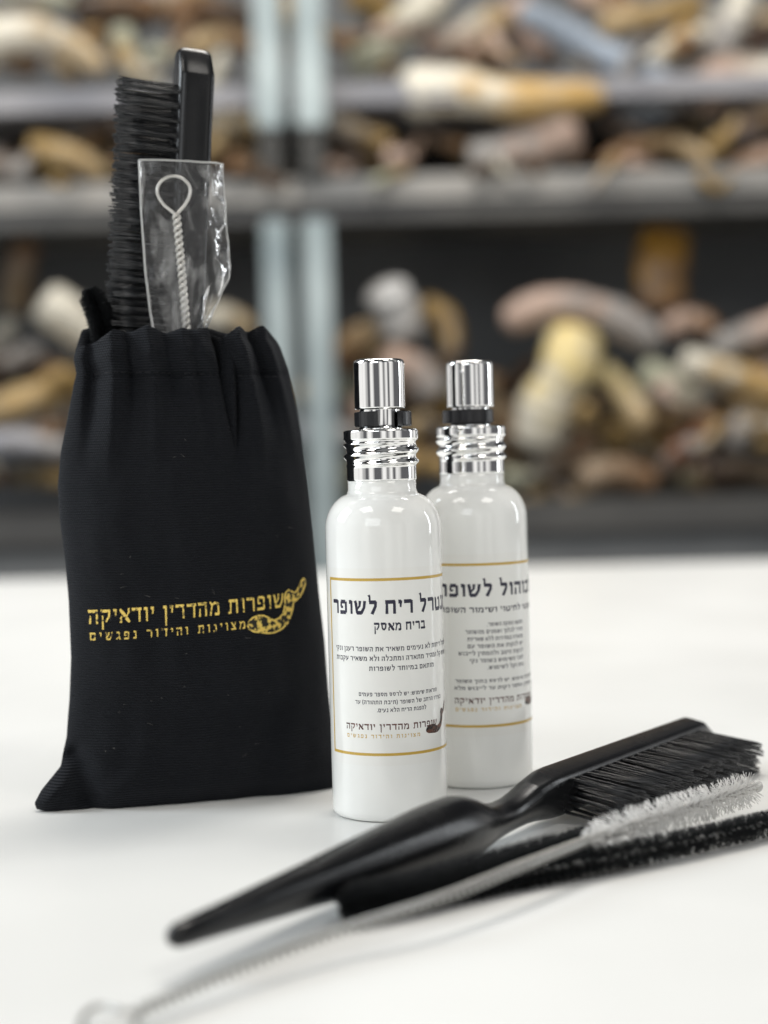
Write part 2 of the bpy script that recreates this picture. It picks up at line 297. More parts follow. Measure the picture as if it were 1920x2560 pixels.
H = [
 # upper shelf, left of the posts
 ('big cream horn with yellowish end at the upper left corner of the shelves', [(-90, 110), (60, 85), (170, 110), (262, 175)], 62, 26, CRM, TAN, 2090),
 ('slim sage grey horn curling above the bag brush', [(300, 60), (330, 170), (430, 250), (520, 215), (560, 120)], 34, 16, SAG, IVO, 2130),
 ('brown horn lying high left of the posts', [(420, 40), (520, 20), (640, 60)], 50, 30, BRN, DBR, 2180),
 ('tan horn slanting against the left upper post', [(470, 130), (560, 95), (660, 130)], 38, 22, TAN, BRN, 2150),
 ('dark horn at the top edge left of the brush tip', [(180, 30), (300, 10), (400, 30)], 46, 30, DBR, BRN, 2200),
 ('pale horn tucked behind the cream horn on the top left', [(-60, 20), (60, -10), (190, 10)], 40, 24, GRY, SAG, 2200),
 # upper shelf, right of the posts
 ('grey white horn rising to the upper right of the posts', [(880, 175), (960, 110), (1040, 40), (1110, -30)], 40, 54, SAG, IVO, 2080),
 ('golden horn tip beside the right upper post', [(850, 90), (910, 130), (985, 170)], 22, 34, TAN, AMB, 2120),
 ('brown horn standing in the middle of the top shelf', [(1150, 190), (1200, 110), (1260, 20)], 56, 40, BRN, TAN, 2170),
 ('long steel grey horn sloping down to the right across the top', [(1300, 25), (1420, 85), (1540, 150), (1690, 225)], 34, 36, BLU, BLU, 2060),
 ('beige horn along the top edge at the right', [(1500, 70), (1620, 40), (1760, 10)], 36, 30, TAN, OCH, 2130),
 ('short yellowish horn behind the end of the steel grey horn', [(1600, 160), (1680, 120), (1730, 60)], 30, 34, IVO, AMB, 2150),
 ('whitish horn upright near the upper right corner', [(1790, 140), (1830, 60), (1870, -30)], 40, 44, GRY, CRM, 2090),
 ('reddish brown horn in the far upper right corner', [(1860, 110), (1930, 80), (2010, 100)], 36, 24, RST, DBR, 2180),
 # middle shelf, left
 ('lavender grey horn on the left edge above the ochre horn', [(-60, 290), (80, 275), (230, 300)], 52, 40, GRY, LAV, 2130),
 ('ochre horn beside the standing brush on the middle shelf', [(85, 375), (170, 390), (270, 440)], 50, 26, OCH, TAN, 2070),
 ('grey horn stub at the left edge of the middle shelf', [(-60, 400), (0, 410), (60, 440)], 56, 36, GRY, BRN, 2110),
 ('dark horn in the gap above the ochre horn', [(120, 330), (210, 320), (290, 330)], 26, 20, DBR, BRN, 2200),
 ('cream to amber horn between the brush tip and the posts', [(500, 285), (590, 290), (680, 320)], 44, 26, IVO, AMB, 2070),
 ('small brown horn under the cream to amber horn left of posts', [(520, 400), (590, 395), (660, 410)], 24, 18, BRN, DBR, 2120),
 # middle shelf, right
 ('tan horn sloping down right of the dark bracket', [(790, 270), (880, 320), (980, 360)], 34, 26, GRY, OCH, 2060),
 ('large cream horn turning amber at its right end, above the bottles', [(1000, 235), (1140, 225), (1300, 250), (1520, 240)], 72, 40, CRM, AMB, 2040),
 ('dull brown horn lying low right of the posts', [(840, 400), (940, 400), (1030, 420)], 32, 22, DBR, OCH, 2120),
 ('pinkish beige horn slanting up under the amber horn end', [(1170, 400), (1310, 370), (1450, 315)], 44, 58, GRY, PNK, 2070),
 ('grey blue horn behind the crossing of two horns at the right', [(1560, 300), (1620, 260), (1690, 220)], 60, 50, (120, 124, 128), BLU, 2110),
 ('arched brown horn on the right of the middle shelf', [(1500, 415), (1600, 365), (1690, 360), (1790, 410)], 26, 24, BRN, TAN, 2080),
 ('big beige horn at the right edge of the middle shelf', [(1740, 230), (1850, 200), (1990, 225)], 62, 66, PNK, IVO, 2080),
 ('charcoal horn lying below the big beige horn', [(1760, 340), (1860, 350), (2000, 330)], 46, 40, (84, 80, 80), DBR, 2120),
 ('pink horn tip against the right edge above the shelf board', [(1820, 430), (1900, 400), (1990, 380)], 24, 34, BRN, PNK, 2060),
 # lower shelf, left of the bag
 ('muted brown horn standing at the left edge of the lower shelf', [(40, 780), (50, 680), (70, 590)], 40, 28, (112, 98, 78), BRN, 2150),
 ('rounded cream horn left of the bag mouth', [(105, 750), (165, 790), (235, 850)], 60, 48, CRM, IVO, 2050),
 ('tan horn rising to the right beside the bag shoulder', [(-60, 1040), (70, 1000), (200, 945)], 44, 38, TAN, (205, 170, 110), 2060),
 ('dark horn under the tan horn left of the bag', [(-40, 930), (40, 900), (100, 880)], 36, 30, DBR, GRY, 2130),
 ('lavender grey horn low on the left of the bag', [(-60, 1110), (60, 1105), (180, 1130)], 38, 30, LAV, GRY, 2070),
 ('small golden brown horn just above the lower board left', [(50, 1190), (110, 1195), (190, 1200)], 34, 22, (92, 80, 58), OCH, 2090),
 ('brown horn at the far left edge of the lower board', [(-90, 1200), (-20, 1190), (40, 1200)], 30, 24, BRN, DBR, 2110),
 # lower shelf, between bag and bottles
 ('small cream horn behind the top right of the bag', [(520, 800), (570, 795), (630, 830)], 40, 30, IVO, TAN, 2090),
 ('pale grey horn low between bag and front bottle', [(740, 1085), (810, 1085), (900, 1095)], 40, 34, LAV, GRY, 2050),
 ('tan horn beside the lower post right of the bag', [(760, 990), (800, 950), (830, 900)], 34, 24, TAN, BRN, 2080),
 ('ochre horn between the two bottle necks', [(1000, 1180), (1060, 1150), (1120, 1140)], 38, 28, OCH, DBR, 2060),
 # lower shelf, right
 ('brown horn right of the lower post', [(850, 900), (900, 850), (960, 830)], 50, 34, BRN, TAN, 2120),
 ('pale round horn end above the front bottle cap', [(960, 720), (990, 775), (1010, 850)], 54, 50, (205, 203, 200), GRY, 2060),
 ('ochre horn curling right of the pale horn end', [(1050, 760), (1110, 800), (1130, 880), (1090, 920)], 36, 30, OCH, DBR, 2100),
 ('pinkish horn behind the front bottle cap', [(960, 900), (1030, 930), (1090, 990)], 52, 44, PNK, GRY, 2080),
 ('wide pinkish beige horn arching over the rear bottle', [(1260, 810), (1380, 762), (1520, 790), (1650, 860)], 42, 44, PNK, GRY, 2050),
 ('golden horn standing upright on the right against the dark back', [(1650, 780), (1652, 680), (1662, 580)], 52, 60, BRN, (188, 140, 58), 2150),
 ('tall cream yellow horn upright right of the rear bottle', [(1340, 1120), (1370, 1010), (1420, 920), (1440, 830)], 60, 66, IVO, (226, 204, 140), 2050),
 ('tan horn leaning beside the tall cream yellow horn', [(1490, 920), (1560, 990), (1620, 1070)], 38, 40, (190, 175, 130), TAN, 2080),
 ('pale grey cream horn in the middle of the right heap', [(1600, 930), (1680, 960), (1750, 1000)], 42, 38, SAG, IVO, 2070),
 ('amber tan horn pointing right in the right heap', [(1700, 900), (1800, 930), (1960, 985)], 36, 42, IVO, AMB, 2050),
 ('beige horn end above the amber tan horn', [(1660, 830), (1730, 800), (1790, 830)], 34, 30, PNK, BRN, 2110),
 ('pinkish tan horn at the right edge above the heap', [(1790, 870), (1870, 840), (1980, 800)], 34, 44, GRY, PNK, 2070),
 ('whitish horn at the right edge of the heap', [(1830, 1060), (1900, 1080), (1990, 1070)], 40, 34, GRY, IVO, 2060),
 ('rust coloured horn low in the right heap', [(1650, 1190), (1700, 1130), (1780, 1090)], 40, 36, DBR, RST, 2080),
 ('brownish beige horn lying on the lower board right of bottles', [(1450, 1200), (1540, 1180), (1640, 1210)], 42, 36, (150, 130, 108), BRN, 2050),
 ('dark brown horn on the lower board at the right edge', [(1760, 1190), (1850, 1170), (1960, 1190)], 40, 34, DBR, (110, 92, 70), 2090),
 ('grey brown horn just right of the rear bottle shoulder', [(1330, 1180), (1400, 1150), (1470, 1100)], 44, 40, (128, 118, 105), BRN, 2110),
 ('dull tan horn behind the rear bottle cap', [(1180, 980), (1240, 1040), (1300, 1100)], 46, 40, (150, 135, 112), BRN, 2110),
]
for h in H: horn(*h)
HR = random.Random(5)
BLK = (44, 38, 34)
def back_horns(label, n, x0, x1, yt, yb, r=(34, 56), Ys=(2150, 2300), Ls=(60, 110)):
    for i in range(n):
        x = x0+(x1-x0)*(i+HR.uniform(.1, .9))/n; y = HR.uniform(yt, yb); a = HR.uniform(-.9, .9); L = HR.uniform(*Ls); bend = HR.uniform(-40, 40)
        ca = HR.choice((BRN, TAN, GRY, PNK, OCH, DBR, SAG)); cb = HR.choice((BRN, DBR, OCH, BLK, TAN, IVO))
        horn(label, [(x-L*math.cos(a), y-L*math.sin(a)), (x, y+bend), (x+L*math.cos(a), y+L*math.sin(a))], HR.uniform(*r), HR.uniform(.35, .75)*HR.uniform(*r), ca, cb, HR.uniform(*Ys))
back_horns('dim brownish horn deep at the back of the top shelf', 18, -60, 1980, 20, 150)
back_horns('dim brownish horn deep at the back of the middle shelf', 18, -60, 1980, 300, 400)
back_horns('dim brownish horn deep in the heap on the lower left shelf', 12, -60, 620, 860, 1225)
back_horns('dim brownish horn deep in the heap on the lower right shelf', 26, 860, 1980, 860, 1225)

for lab_, n_, xa, xb, ya, yb_ in (('small curved horn piece among the heap on the top shelf', 14, -40, 1960, 60, 165), ('small curved horn piece among the heap on the middle shelf', 16, -40, 1960, 285, 415),
        ('small curved horn piece in the lower left heap beside the bag', 11, -40, 640, 960, 1240), ('small curved horn piece in the lower right heap behind the bottles', 26, 850, 1960, 960, 1240)):
    back_horns(lab_, n_, xa, xb, ya, yb_, (18, 32), (2020, 2140), (36, 70))

back_horns('little horn lying along the front edge of the middle shelf board', 9, 30, 1900, 418, 446, (14, 24), (1965, 1985), (36, 64))

# ------------------------------------------------------------------ lettering: own serif glyphs for the headings, the built-in font for small print
G = {
 'א': (.86, [[(.07, .97, .14), (.18, .84, .24), (.66, .18, .24), (.80, .02, .14)], [(.76, 1.0, .16), (.74, .72, .12), (.56, .42, .08)], [(.30, .64, .08), (.13, .36, .12), (.12, 0, .17)]]),
 'ב': (.78, [[(.05, .9, .2), (.58, .9, .2)], [(.58, .98, .14), (.58, .06, .14)], [(0, .1, .2), (.76, .1, .2)]]),
 'ג': (.56, [[(.06, .9, .2), (.38, .9, .2)], [(.36, .98, .14), (.40, .35, .14), (.50, 0, .16)], [(.38, .34, .10), (.04, .06, .18)]]),
 'ד': (.78, [[(0, .9, .2), (.74, .9, .2)], [(.58, .92, .14), (.58, 0, .14)], [(.02, 1.03, .05), (.07, .84, .08)]]),
 'ה': (.80, [[(0, .9, .2), (.70, .9, .2)], [(.64, .96, .14), (.64, 0, .14)], [(.15, .58, .09), (.13, 0, .16)], [(.02, 1.03, .05), (.07, .84, .08)]]),
 'ו': (.38, [[(.02, .9, .2), (.26, .9, .2)], [(.24, .98, .14), (.24, 0, .13)]]),
 'ז': (.42, [[(.02, .9, .2), (.34, .9, .2)], [(.2, .9, .14), (.2, 0, .13)]]),
 'ח': (.86, [[(.02, .9, .2), (.76, .9, .2)], [(.15, .92, .12), (.13, 0, .15)], [(.70, .96, .14), (.70, 0, .15)]]),
 'ט': (.84, [[(.06, 1.0, .1), (.13, .84, .16), (.13, .12, .14)], [(.08, .1, .2), (.68, .1, .2)], [(.70, .05, .14), (.71, .80, .14)], [(.74, .86, .18), (.44, .9, .12)]]),
 'י': (.34, [[(.02, .9, .2), (.24, .9, .2)], [(.22, .98, .14), (.18, .48, .09)]]),
 'כ': (.70, [[(.03, .9, .2), (.54, .9, .2)], [(.56, .92, .14), (.56, .08, .14)], [(.0, .1, .2), (.54, .1, .2)]]),
 'ל': (.72, [[(.06, 1.45, .14), (.13, 1.28, .10), (.13, .92, .10)], [(.08, .9, .2), (.60, .9, .2)], [(.58, .96, .14), (.55, .58, .15), (.28, 0, .17)]]),
 'מ': (.90, [[(.03, 1.0, .10), (.20, .76, .18)], [(.22, .78, .10), (.06, 0, .14)], [(.20, .70, .16), (.44, .90, .18), (.66, .84, .16)], [(.69, .86, .14), (.72, .06, .14)], [(.42, .1, .2), (.76, .1, .2)]]),
 'ם': (.82, [[(.02, .9, .2), (.68, .9, .2)], [(.14, .9, .13), (.14, .06, .13)], [(.66, .96, .14), (.66, .06, .14)], [(.10, .1, .2), (.70, .1, .2)]]),
 'נ': (.54, [[(.10, .9, .2), (.38, .9, .2)], [(.37, .98, .14), (.38, .06, .14)], [(.02, .1, .2), (.44, .1, .2)]]),
 'ן': (.40, [[(.02, .9, .2), (.26, .9, .2)], [(.24, .98, .14), (.22, -.42, .11)]]),
 'ס': (.84, [[(.0, .9, .2), (.64, .9, .2)], [(.13, .9, .13), (.19, .35, .13), (.38, .09, .18)], [(.69, .92, .14), (.62, .33, .14), (.38, .09, .18)]]),
 'ע': (.76, [[(.10, 1.0, .16), (.20, .5, .12), (.36, .16, .10)], [(.64, 1.0, .16), (.56, .4, .14), (.0, -.06, .16)]]),
 'פ': (.80, [[(.12, .9, .2), (.58, .9, .2)], [(.63, .92, .14), (.63, .08, .14)], [(.02, .1, .2), (.62, .1, .2)], [(.15, .9, .12), (.13, .52, .12)], [(.10, .50, .13), (.34, .50, .13)]]),
 'צ': (.74, [[(.05, .98, .15), (.30, .6, .2), (.60, .10, .18)], [(.62, 1.0, .16), (.58, .70, .12), (.36, .50, .08)], [(0, .1, .2), (.66, .1, .2)]]),
 'ק': (.80, [[(0, .9, .2), (.68, .9, .2)], [(.66, .94, .14), (.62, .5, .14), (.38, .12, .13)], [(.14, .58, .10), (.14, -.42, .13)], [(.02, 1.03, .05), (.07, .84, .08)]]),
 'ר': (.74, [[(.0, .9, .2), (.60, .9, .2)], [(.60, .97, .14), (.60, 0, .14)], [(.02, 1.03, .05), (.07, .84, .08)]]),
 'ש': (1.0, [[(.06, 1.0, .16), (.14, .8, .16), (.22, .06, .13)], [(.18, .1, .2), (.60, .1, .2)], [(.86, 1.0, .16), (.80, .5, .14), (.56, .06, .16)], [(.48, 1.0, .15), (.44, .62, .12), (.22, .34, .08)]]),
 'ך': (.72, [[(.0, .9, .2), (.60, .9, .2)], [(.60, .97, .14), (.60, -.42, .14)]]),
 'ץ': (.70, [[(.05, .98, .15), (.28, .55, .2), (.30, -.42, .14)], [(.62, 1.0, .16), (.5, .6, .12), (.3, .4, .08)]]),
 '(': (.34, [[(.28, 1.2, .12), (.10, .8, .13), (.10, .2, .13), (.28, -.2, .12)]]),
 ')': (.34, [[(.02, 1.2, .12), (.20, .8, .13), (.20, .2, .13), (.02, -.2, .12)]]),
 ':': (.24, [[(.12, 0, .18), (.12, .19, .18)], [(.12, .6, .18), (.12, .79, .18)]]),
 '.': (.24, [[(.12, 0, .18), (.12, .19, .18)]]),
 'ת': (.90, [[(.06, .9, .2), (.74, .9, .2)], [(.72, .96, .14), (.72, 0, .14)], [(.22, .9, .12), (.19, .12, .12)], [(.24, .10, .18), (0, .06, .14)]]),
}
def ribbon(st):
    out = []; P = [Vector((x, y, 0)) for x, y, w in st]; n = len(P); L = []; R = []
    for i in range(n):
        t = (P[min(i+1, n-1)]-P[max(i-1, 0)]).normalized(); q = Vector((-t.y, t.x, 0)); w = st[i][2]/2; L.append(P[i]+q*w); R.append(P[i]-q*w)
    for i in range(n-1): out.append([L[i], R[i], R[i+1], L[i+1]])
    return out
def serif_text(s, space=.12, word=.42, bold=1.0):     # right-to-left text laid out visually; returns polygons, width, height 1
    polys = []; x = 0
    for ch in s[::-1]:
        if ch == ' ': x += word; continue
        w, sts = G[ch]
        for st in sts:
            for p in ribbon([(a, b, c*bold) for a, b, c in st]): polys.append([Vector((q.x+x, q.y, 0)) for q in p])
        x += w + space
    return polys, x-space
def sans_text(s):                           # the same letters in one light, even stroke width
    tr = {'(': ')', ')': '('}; polys = []; x = 0
    for ch in s[::-1]:
        if ch == ' ': x += .42; continue
        w, sts = G[tr.get(ch, ch)]
        for st in sts:
            if len(st) == 2 and st[0][2] == .05: continue
            for p in ribbon([(a, b, .20 if c > .06 else c) for a, b, c in st]): polys.append([Vector((q.x+x, q.y, 0)) for q in p])
        x += w + .16
    return polys, x-.16
def slice_x(polys, step):
    bm = bmesh.new()
    for p in polys:
        try: bm.faces.new([bm.verts.new(q) for q in p])
        except ValueError: pass
    xs_ = [v.co.x for v in bm.verts]; x = min(xs_)+step
    while x < max(xs_):
        bmesh.ops.bisect_plane(bm, geom=bm.verts[:]+bm.edges[:]+bm.faces[:], plane_co=(x, 0, 0), plane_no=(1, 0, 0)); x += step
    out = [[v.co.copy() for v in f.verts] for f in bm.faces]; bm.free(); return out
def printed(polys, fn, step=.7):            # map flat polygons (mm) onto a surface, each face a hair apart in depth
    mb = MB()
    for i, p in enumerate(slice_x(polys, step)):
        d = .03 + (i % 9)*.0035; mb.add([fn(q.x, q.y, d) for q in p], [tuple(range(len(p)))])
    return mb
def place(polys, w, width, height, x0, y0): # scale to a width and letter height, left end at x0, baseline at y0
    kx = width/w; return [[Vector((x0+q.x*kx, y0+q.y*height, 0)) for q in p] for p in polys]
EMB = [(1175, 385), (1185, 355), (1210, 332), (1245, 318), (1285, 318), (1320, 335), (1350, 350), (1385, 335), (1408, 310), (1420, 275), (1425, 230), (1422, 190), (1432, 160), (1450, 145), (1472, 158), (1490, 165), (1505, 150), (1520, 120), (1535, 85), (1548, 68), (1562, 80), (1560, 110), (1545, 150), (1525, 190), (1500, 215), (1480, 235), (1475, 275), (1462, 320), (1440, 370), (1405, 405), (1360, 430), (1310, 436), (1260, 430), (1215, 425), (1185, 408)]
def emb_fill(k=1.0):
    P = [Vector((x, -y, 0)) for x, y in EMB]; return [[P[i] for i in t] for t in tessellate_polygon([P])]
def emb_ring(w):
    P = [Vector((x, -y, 0)) for x, y in EMB]; n = len(P); L = []; R = []
    for i in range(n):
        t = (P[(i+1) % n]-P[i-1]).normalized(); q = Vector((-t.y, t.x, 0)); L.append(P[i]+q*w/2); R.append(P[i]-q*w/2)
    return [[L[i], R[i], R[(i+1) % n], L[(i+1) % n]] for i in range(n)]

# ------------------------------------------------------------------ spray bottles
BR = 18.0
def bottle(base_px, label, label_deg, clip_deg, clip_r, title, subtitle, lines, lo_px=0):
    c0 = ground(*base_px); fw = Vector((c0.x, c0.y, 0)).normalized(); c = c0 + fw*BR; c.z = 0
    rt = Vector((fw.y, -fw.x, 0))
    t = thing('spray_bottle', c, label, 'spray bottle', 'white spray bottles')
    prof = [(15.6, .0), (16.6, .15), (17.4, .6), (17.85, 1.4), (18, 2.6), (18, 3.0), (18, 3.4)]
    prof += [(18, z) for z in (10, 20, 30, 40, 50, 60, 70, 80, 86)]
    for a in range(1, 13):
        th = a/12*math.radians(76); prof.append((18-9.2*(1-math.cos(th))-.0, 88.2+11.3*math.sin(th)))
    prof += [(10.75, 100.0), (10.6, 100.5), (10.6, 103.4), (10.2, 103.6)]
    mb = MB(); mb.add(*revolve(prof, c, 96)); body = mb.build('bottle_body', M['bottle'], t)
    # chrome screw collar with a raised helical thread
    def thr(a, z):
        if z < 107.2 or z > 117.2: return 0
        ph = ((z-107.2)/3.7 - a/(2*PI) + label_deg/360) % 1
        return .95*(.5-.5*math.cos(2*PI*ph))**1.3*smooth(107.4, 109.0, z)*(1-smooth(114.6, 115.6, z))
    pr = [(10.55, 103.2), (10.75, 103.3), (10.8, 103.6)] + [(10.8, 103.6+i*.25) for i in range(1, 47)] + [(11.0, 115.4), (11.45, 115.7), (11.6, 116.1), (11.6, 116.3), (11.6, 118.2), (11.6, 118.4), (11.4, 118.85), (10.9, 119.0), (7.2, 119.05), (7.0, 119.1)]
    mb = MB(); mb.add(*revolve(pr, c, 128, thr)); mb.build('screw_collar', M['chrome'], t)
    mb = MB(); mb.add(*revolve([(6.9, 119.0), (6.7, 119.5), (6.4, 120.0), (6.3, 120.4), (6.3, 125.0), (6.3, 125.3)], c, 48)); mb.build('stem', M['chrome'], t)
    mb = MB(); mb.add(*revolve([(5.0, 125.4), (7.4, 125.3), (7.75, 125.35), (7.9, 125.7), (7.9, 125.9), (7.9, 126.2), (7.9, 138.9), (7.9, 139.1), (7.9, 139.3), (7.8, 139.9), (7.45, 140.4), (6.8, 140.65), (3, 140.7), (.3, 140.7)], c, 72)); mb.build('spray_cap', M['chrome'], t)
    # black C-shaped safety clip
    mb = MB(); v = []; f = []; n = 40; ang0 = math.radians(clip_deg)
    cc = c + rt*(.9*math.cos(ang0)) ; gap = math.radians(27)
    for i in range(n+1):
        a = ang0 + gap + (2*PI-2*gap)*i/n
        dr = rt*math.sin(a) - fw*math.cos(a)
        for r, z in ((6.45, 120.0), (clip_r-.3, 119.9), (clip_r, 120.2), (clip_r, 124.2), (clip_r-.3, 124.5), (6.45, 124.5)): v.append(cc+dr*r+Vector((0, 0, z)))
    for i in range(n):
        for k in range(6): f.append((i*6+k, i*6+(k+1) % 6, i*6+6+(k+1) % 6, i*6+6+k))
    f += [(0, 1, 2, 3, 4, 5), tuple(n*6+k for k in range(6))[::-1]]
    mb.add(v, f); mb.build('safety_clip', M['clip_plastic'], t, smooth_=False)
    # label: a film patch on the cylinder, then its printing
    L0 = math.radians(label_deg)
    def cyl(x, z, d):
        a = L0 + x/BR; return c + (rt*math.sin(a) - fw*math.cos(a))*(BR+d) + Vector((0, 0, z))
    mb = MB(); nx = 60; x0, x1 = -29.5, 29.5
    mb.add([cyl(x0+(x1-x0)*i/nx, z, .02) for z in (17.5, 77.2) for i in range(nx+1)], [(i, i+1, nx+2+i, nx+1+i) for i in range(nx)])
    lab = mb.build('label', M['label'], t)
    W = 25.6; zt, zb, w = 74.2, 20.5, .85
    fr = [[(-W, zt-w), (W, zt-w), (W, zt), (-W, zt)], [(-W, zb), (W, zb), (W, zb+w), (-W, zb+w)], [(-W, zb+w), (-W+w*.8, zb+w), (-W+w*.8, zt-w), (-W, zt-w)], [(W-w*.8, zb+w), (W, zb+w), (W, zt-w), (W-w*.8, zt-w)]]
    sub('label_border', printed([[Vector((*q, 0)) for q in p] for p in fr], cyl, .5), M['label_gold'], lab, smooth_=False)
    p, tw = serif_text(title[0], bold=1.45); sub('title_lettering', printed(place(p, tw, title[1], title[2], title[3], title[4]), cyl), M['ink'], lab, smooth_=False)
    p, tw = serif_text(subtitle[0], bold=1.4); sub('title_lettering', printed(place(p, tw, subtitle[1], subtitle[2], subtitle[3], subtitle[4]), cyl), M['ink'], lab, smooth_=False)
    pol = []
    for s, wd, hh, x0, z in lines:
        p, tw = sans_text(s); pol += place(p, tw, wd, hh, x0, z)
    sub('small_lettering', printed(pol, cyl), M['ink'], lab, smooth_=False)
    p, tw = serif_text('שופרות מהדרין יודאיקה', .13, .5, 1.2); sub('logo_lettering', printed(place(p, tw, 31.5, 1.75, -18.4, 28.4), cyl), M['ink_brown'], lab, smooth_=False)
    p, tw = serif_text('מצוינות והידור נפגשים', .34, .7, 1.2); sub('logo_lettering', printed(place(p, tw, 24.0, 1.05, -18.2, 25.9), cyl), M['label_gold'], lab, smooth_=False)
    ep = [[Vector((7.9+(q.x-1175)*.0300, 26.0+(q.y+436)*.0245, 0)) for q in tri] for tri in emb_fill()]
    sub('horn_emblem', printed(ep, cyl), M['horn_ink'], lab, smooth_=False)
    return t
bottle((977, 2059), 'white spray bottle in front, its clip open, partly hiding the other bottle', 14, 17, 8.9,
       ('מנטרל ריח לשופר', 47.2, 4.0, -23.4, 63.4), ('בריח מאסק', 16.6, 2.35, -7.9, 58.4),
       [('מנטרל ריחות לא נעימים משאיר את השופר רענן ונקי', 45, 1.3, -22.4, 52.2), ('שימוש קל ומהיר מתאדה ומתכלה ולא משאיר עקבות', 45, 1.3, -22.3, 49.3), ('מותאם במיוחד לשופרות', 22, 1.3, -9.8, 46.3),
        ('הוראות שימוש: יש לרסס מספר פעמים', 26.8, 1.1, -13.4, 38.6), ('בצידו הרחב של השופר (תיבת התהודה) עד', 30.4, 1.1, -14.7, 36.2), ('להפגת הריח הלא נעים.', 16, 1.1, -7.7, 33.8)])
bottle_rear = bottle((1199, 1975), 'white spray bottle standing behind the other, black clip band closed in front', 34.5, 165, 8.5,
       ('אלכוהול לשופר', 44.5, 4.0, -23.4, 63.4), ('חומר אנטי לחיטוי ושימור השופר', 44.5, 1.6, -22.8, 58.2),
       [('מחטא ומנקה השופר.', 14.5, 1.15, -7.1, 53.6), ('מסיר לכלוך ושמנים מהשופר', 21.6, 1.15, -14.2, 51.25), ('מתאדה במהירות ללא שאריות', 21, 1.15, -13.6, 48.9), ('יש לנקות את השופר עם', 21, 1.15, -13.6, 46.55),
        ('לנקות היטב ולהמתין לייבוש', 24.1, 1.15, -16.7, 44.2), ('לפני השימוש בשופר נקי', 20.4, 1.15, -13, 41.85), ('נוח וקל לשימוש.', 14.7, 1.15, -7.3, 39.5),
        ('הוראות שימוש: יש לרסס בתוך השופר', 32, 1.05, -18, 35.2), ('ולהמתין מספר דקות עד לייבוש מלא', 33, 1.05, -18.4, 32.9)])
bottle_rear.scale = (1.015, 1.015, 1.008)

# ------------------------------------------------------------------ the drawstring bag
PL, PR = ground(105, 2037), ground(832, 1978)
BX = (PR-PL); BX.z = 0; BX.normalize(); BY = Vector((-BX.y, BX.x, 0)); BO = PL.copy()
def bl(px, py, k=14.0):                     # pixel -> bag coordinates on the upright plane k behind its front foot
    d = ray(px, py); t = ((BO-CAM).dot(BY)+k)/d.dot(BY); p = CAM+d*t-BO; return p.dot(BX), p.z
def bw(x, y, z): return BO + BX*x + BY*y + Vector((0, 0, z))
Lp = [(112, 2034), (92, 2024), (86, 2008), (104, 1976), (150, 1908), (166, 1840), (174, 1750), (178, 1646), (172, 1500), (163, 1400), (150, 1300), (145, 1214), (152, 1130), (168, 1050), (184, 965), (191, 934), (184, 900), (190, 872)]
Rp = [(834, 1975), (832, 1900), (824, 1750), (812, 1600), (798, 1480), (784, 1330), (770, 1200), (754, 1080), (737, 990), (720, 920), (702, 868), (692, 850)]
XL = [(0, bl(*Lp[0], 4)[0])] + [(bl(*p, 6 if p[1] > 1950 else 14)[::-1]) for p in Lp[1:]]
XR = [(0, bl(*Rp[0], 8)[0])] + [(bl(*p)[::-1]) for p in Rp[1:]]
def mono(T):
    out = [T[0]]
    for z, x in T[1:]:
        if z > out[-1][0]+.3: out.append((z, x))
    return out
XL, XR = mono(XL), mono(XR)
RIM = [(190, 872), (232, 862), (270, 834), (318, 840), (350, 826), (404, 844), (440, 832), (470, 838), (515, 826), (545, 856), (584, 826), (620, 836), (650, 822), (692, 850)]
ZN = bl(445, 832)[1]
def xlr(z): return interp(XL, z), interp(XR, z)
def t_of(x, z):
    a, b = xlr(z); return max(-1, min(1, (x-a)/(b-a)*2-1))
RIMT = sorted((t_of(*bl(*p)), bl(*p)[1]) for p in RIM)
BB = [(0, 6), (6, 11), (20, 17), (45, 21), (90, 21), (118, 18), (132, 14.5), (142, 14), (150, 15), (160, 15)]
def tpx(px): return (px-445)/252
ZS = bl(445, 940)[1]
FOLD = [(tpx(px), d, w, z0) for px, d, w, z0 in ((232, -5.5, .06, 108), (272, 2.6, .06, 104), (318, -3.2, .045, 116), (362, 2.2, .06, 104), (404, -2.2, .04, 122), (446, 1.8, .06, 108), (486, 1.6, .05, 110),
        (534, -8.5, .055, 106), (584, 3.6, .06, 106), (622, -3.6, .045, 116), (662, 2.6, .05, 108))]
def bag_y(t, z, side):
    c = 15 - 9*(1-smooth(0, 32, z)); b = interp(BB, z)
    prof = max(0, 1-abs(t)**2.5)**.62
    y = b*prof
    e = max(0, 1-abs(t)**6)
    if side > 0:                            # front
        for tc_, d, w, z0 in FOLD:
            k = smooth(z0-8, z0+38, z); y += 1.5*d*math.exp(-((t-tc_-.03*math.sin(z*.07))/w)**2)*k*e
        y += (2.8*math.exp(-((z-ZS-7)/4.5)**2) - 1.6*math.exp(-((z-ZS)/1.3)**2))*e
        y += 1.7*math.exp(-((t+.16)/.20)**2)*smooth(10, 50, z)*(1-smooth(110, 140, z))
        # crease that turns the lower left corner out
        ax, az = -.93, 17.0; bx_, bz = -.66, 3.0
        q = ((t-ax)*(bx_-ax)*2500+(z-az)*(bz-az))/((bx_-ax)**2*2500+(bz-az)**2); q = max(0, min(1, q))
        dd = math.hypot((t-ax-(bx_-ax)*q)*50, z-az-(bz-az)*q); y -= 4.2*math.exp(-(dd/3.2)**2)
        y += 2.4*math.exp(-((t+.93)/.06)**2)*math.exp(-((z-5)/5)**2)
    else:
        y += 1.5*math.sin(t*9+1)*smooth(100, 140, z)*e
    y += e*(2.2*noise.noise(Vector((t*2.2, z*.022, side*3.7))) + .9*noise.noise(Vector((t*6, z*.06, side*9.1))))
    return c - side*y
def bag_front(x, z): return bag_y(t_of(x, z), z, 1)
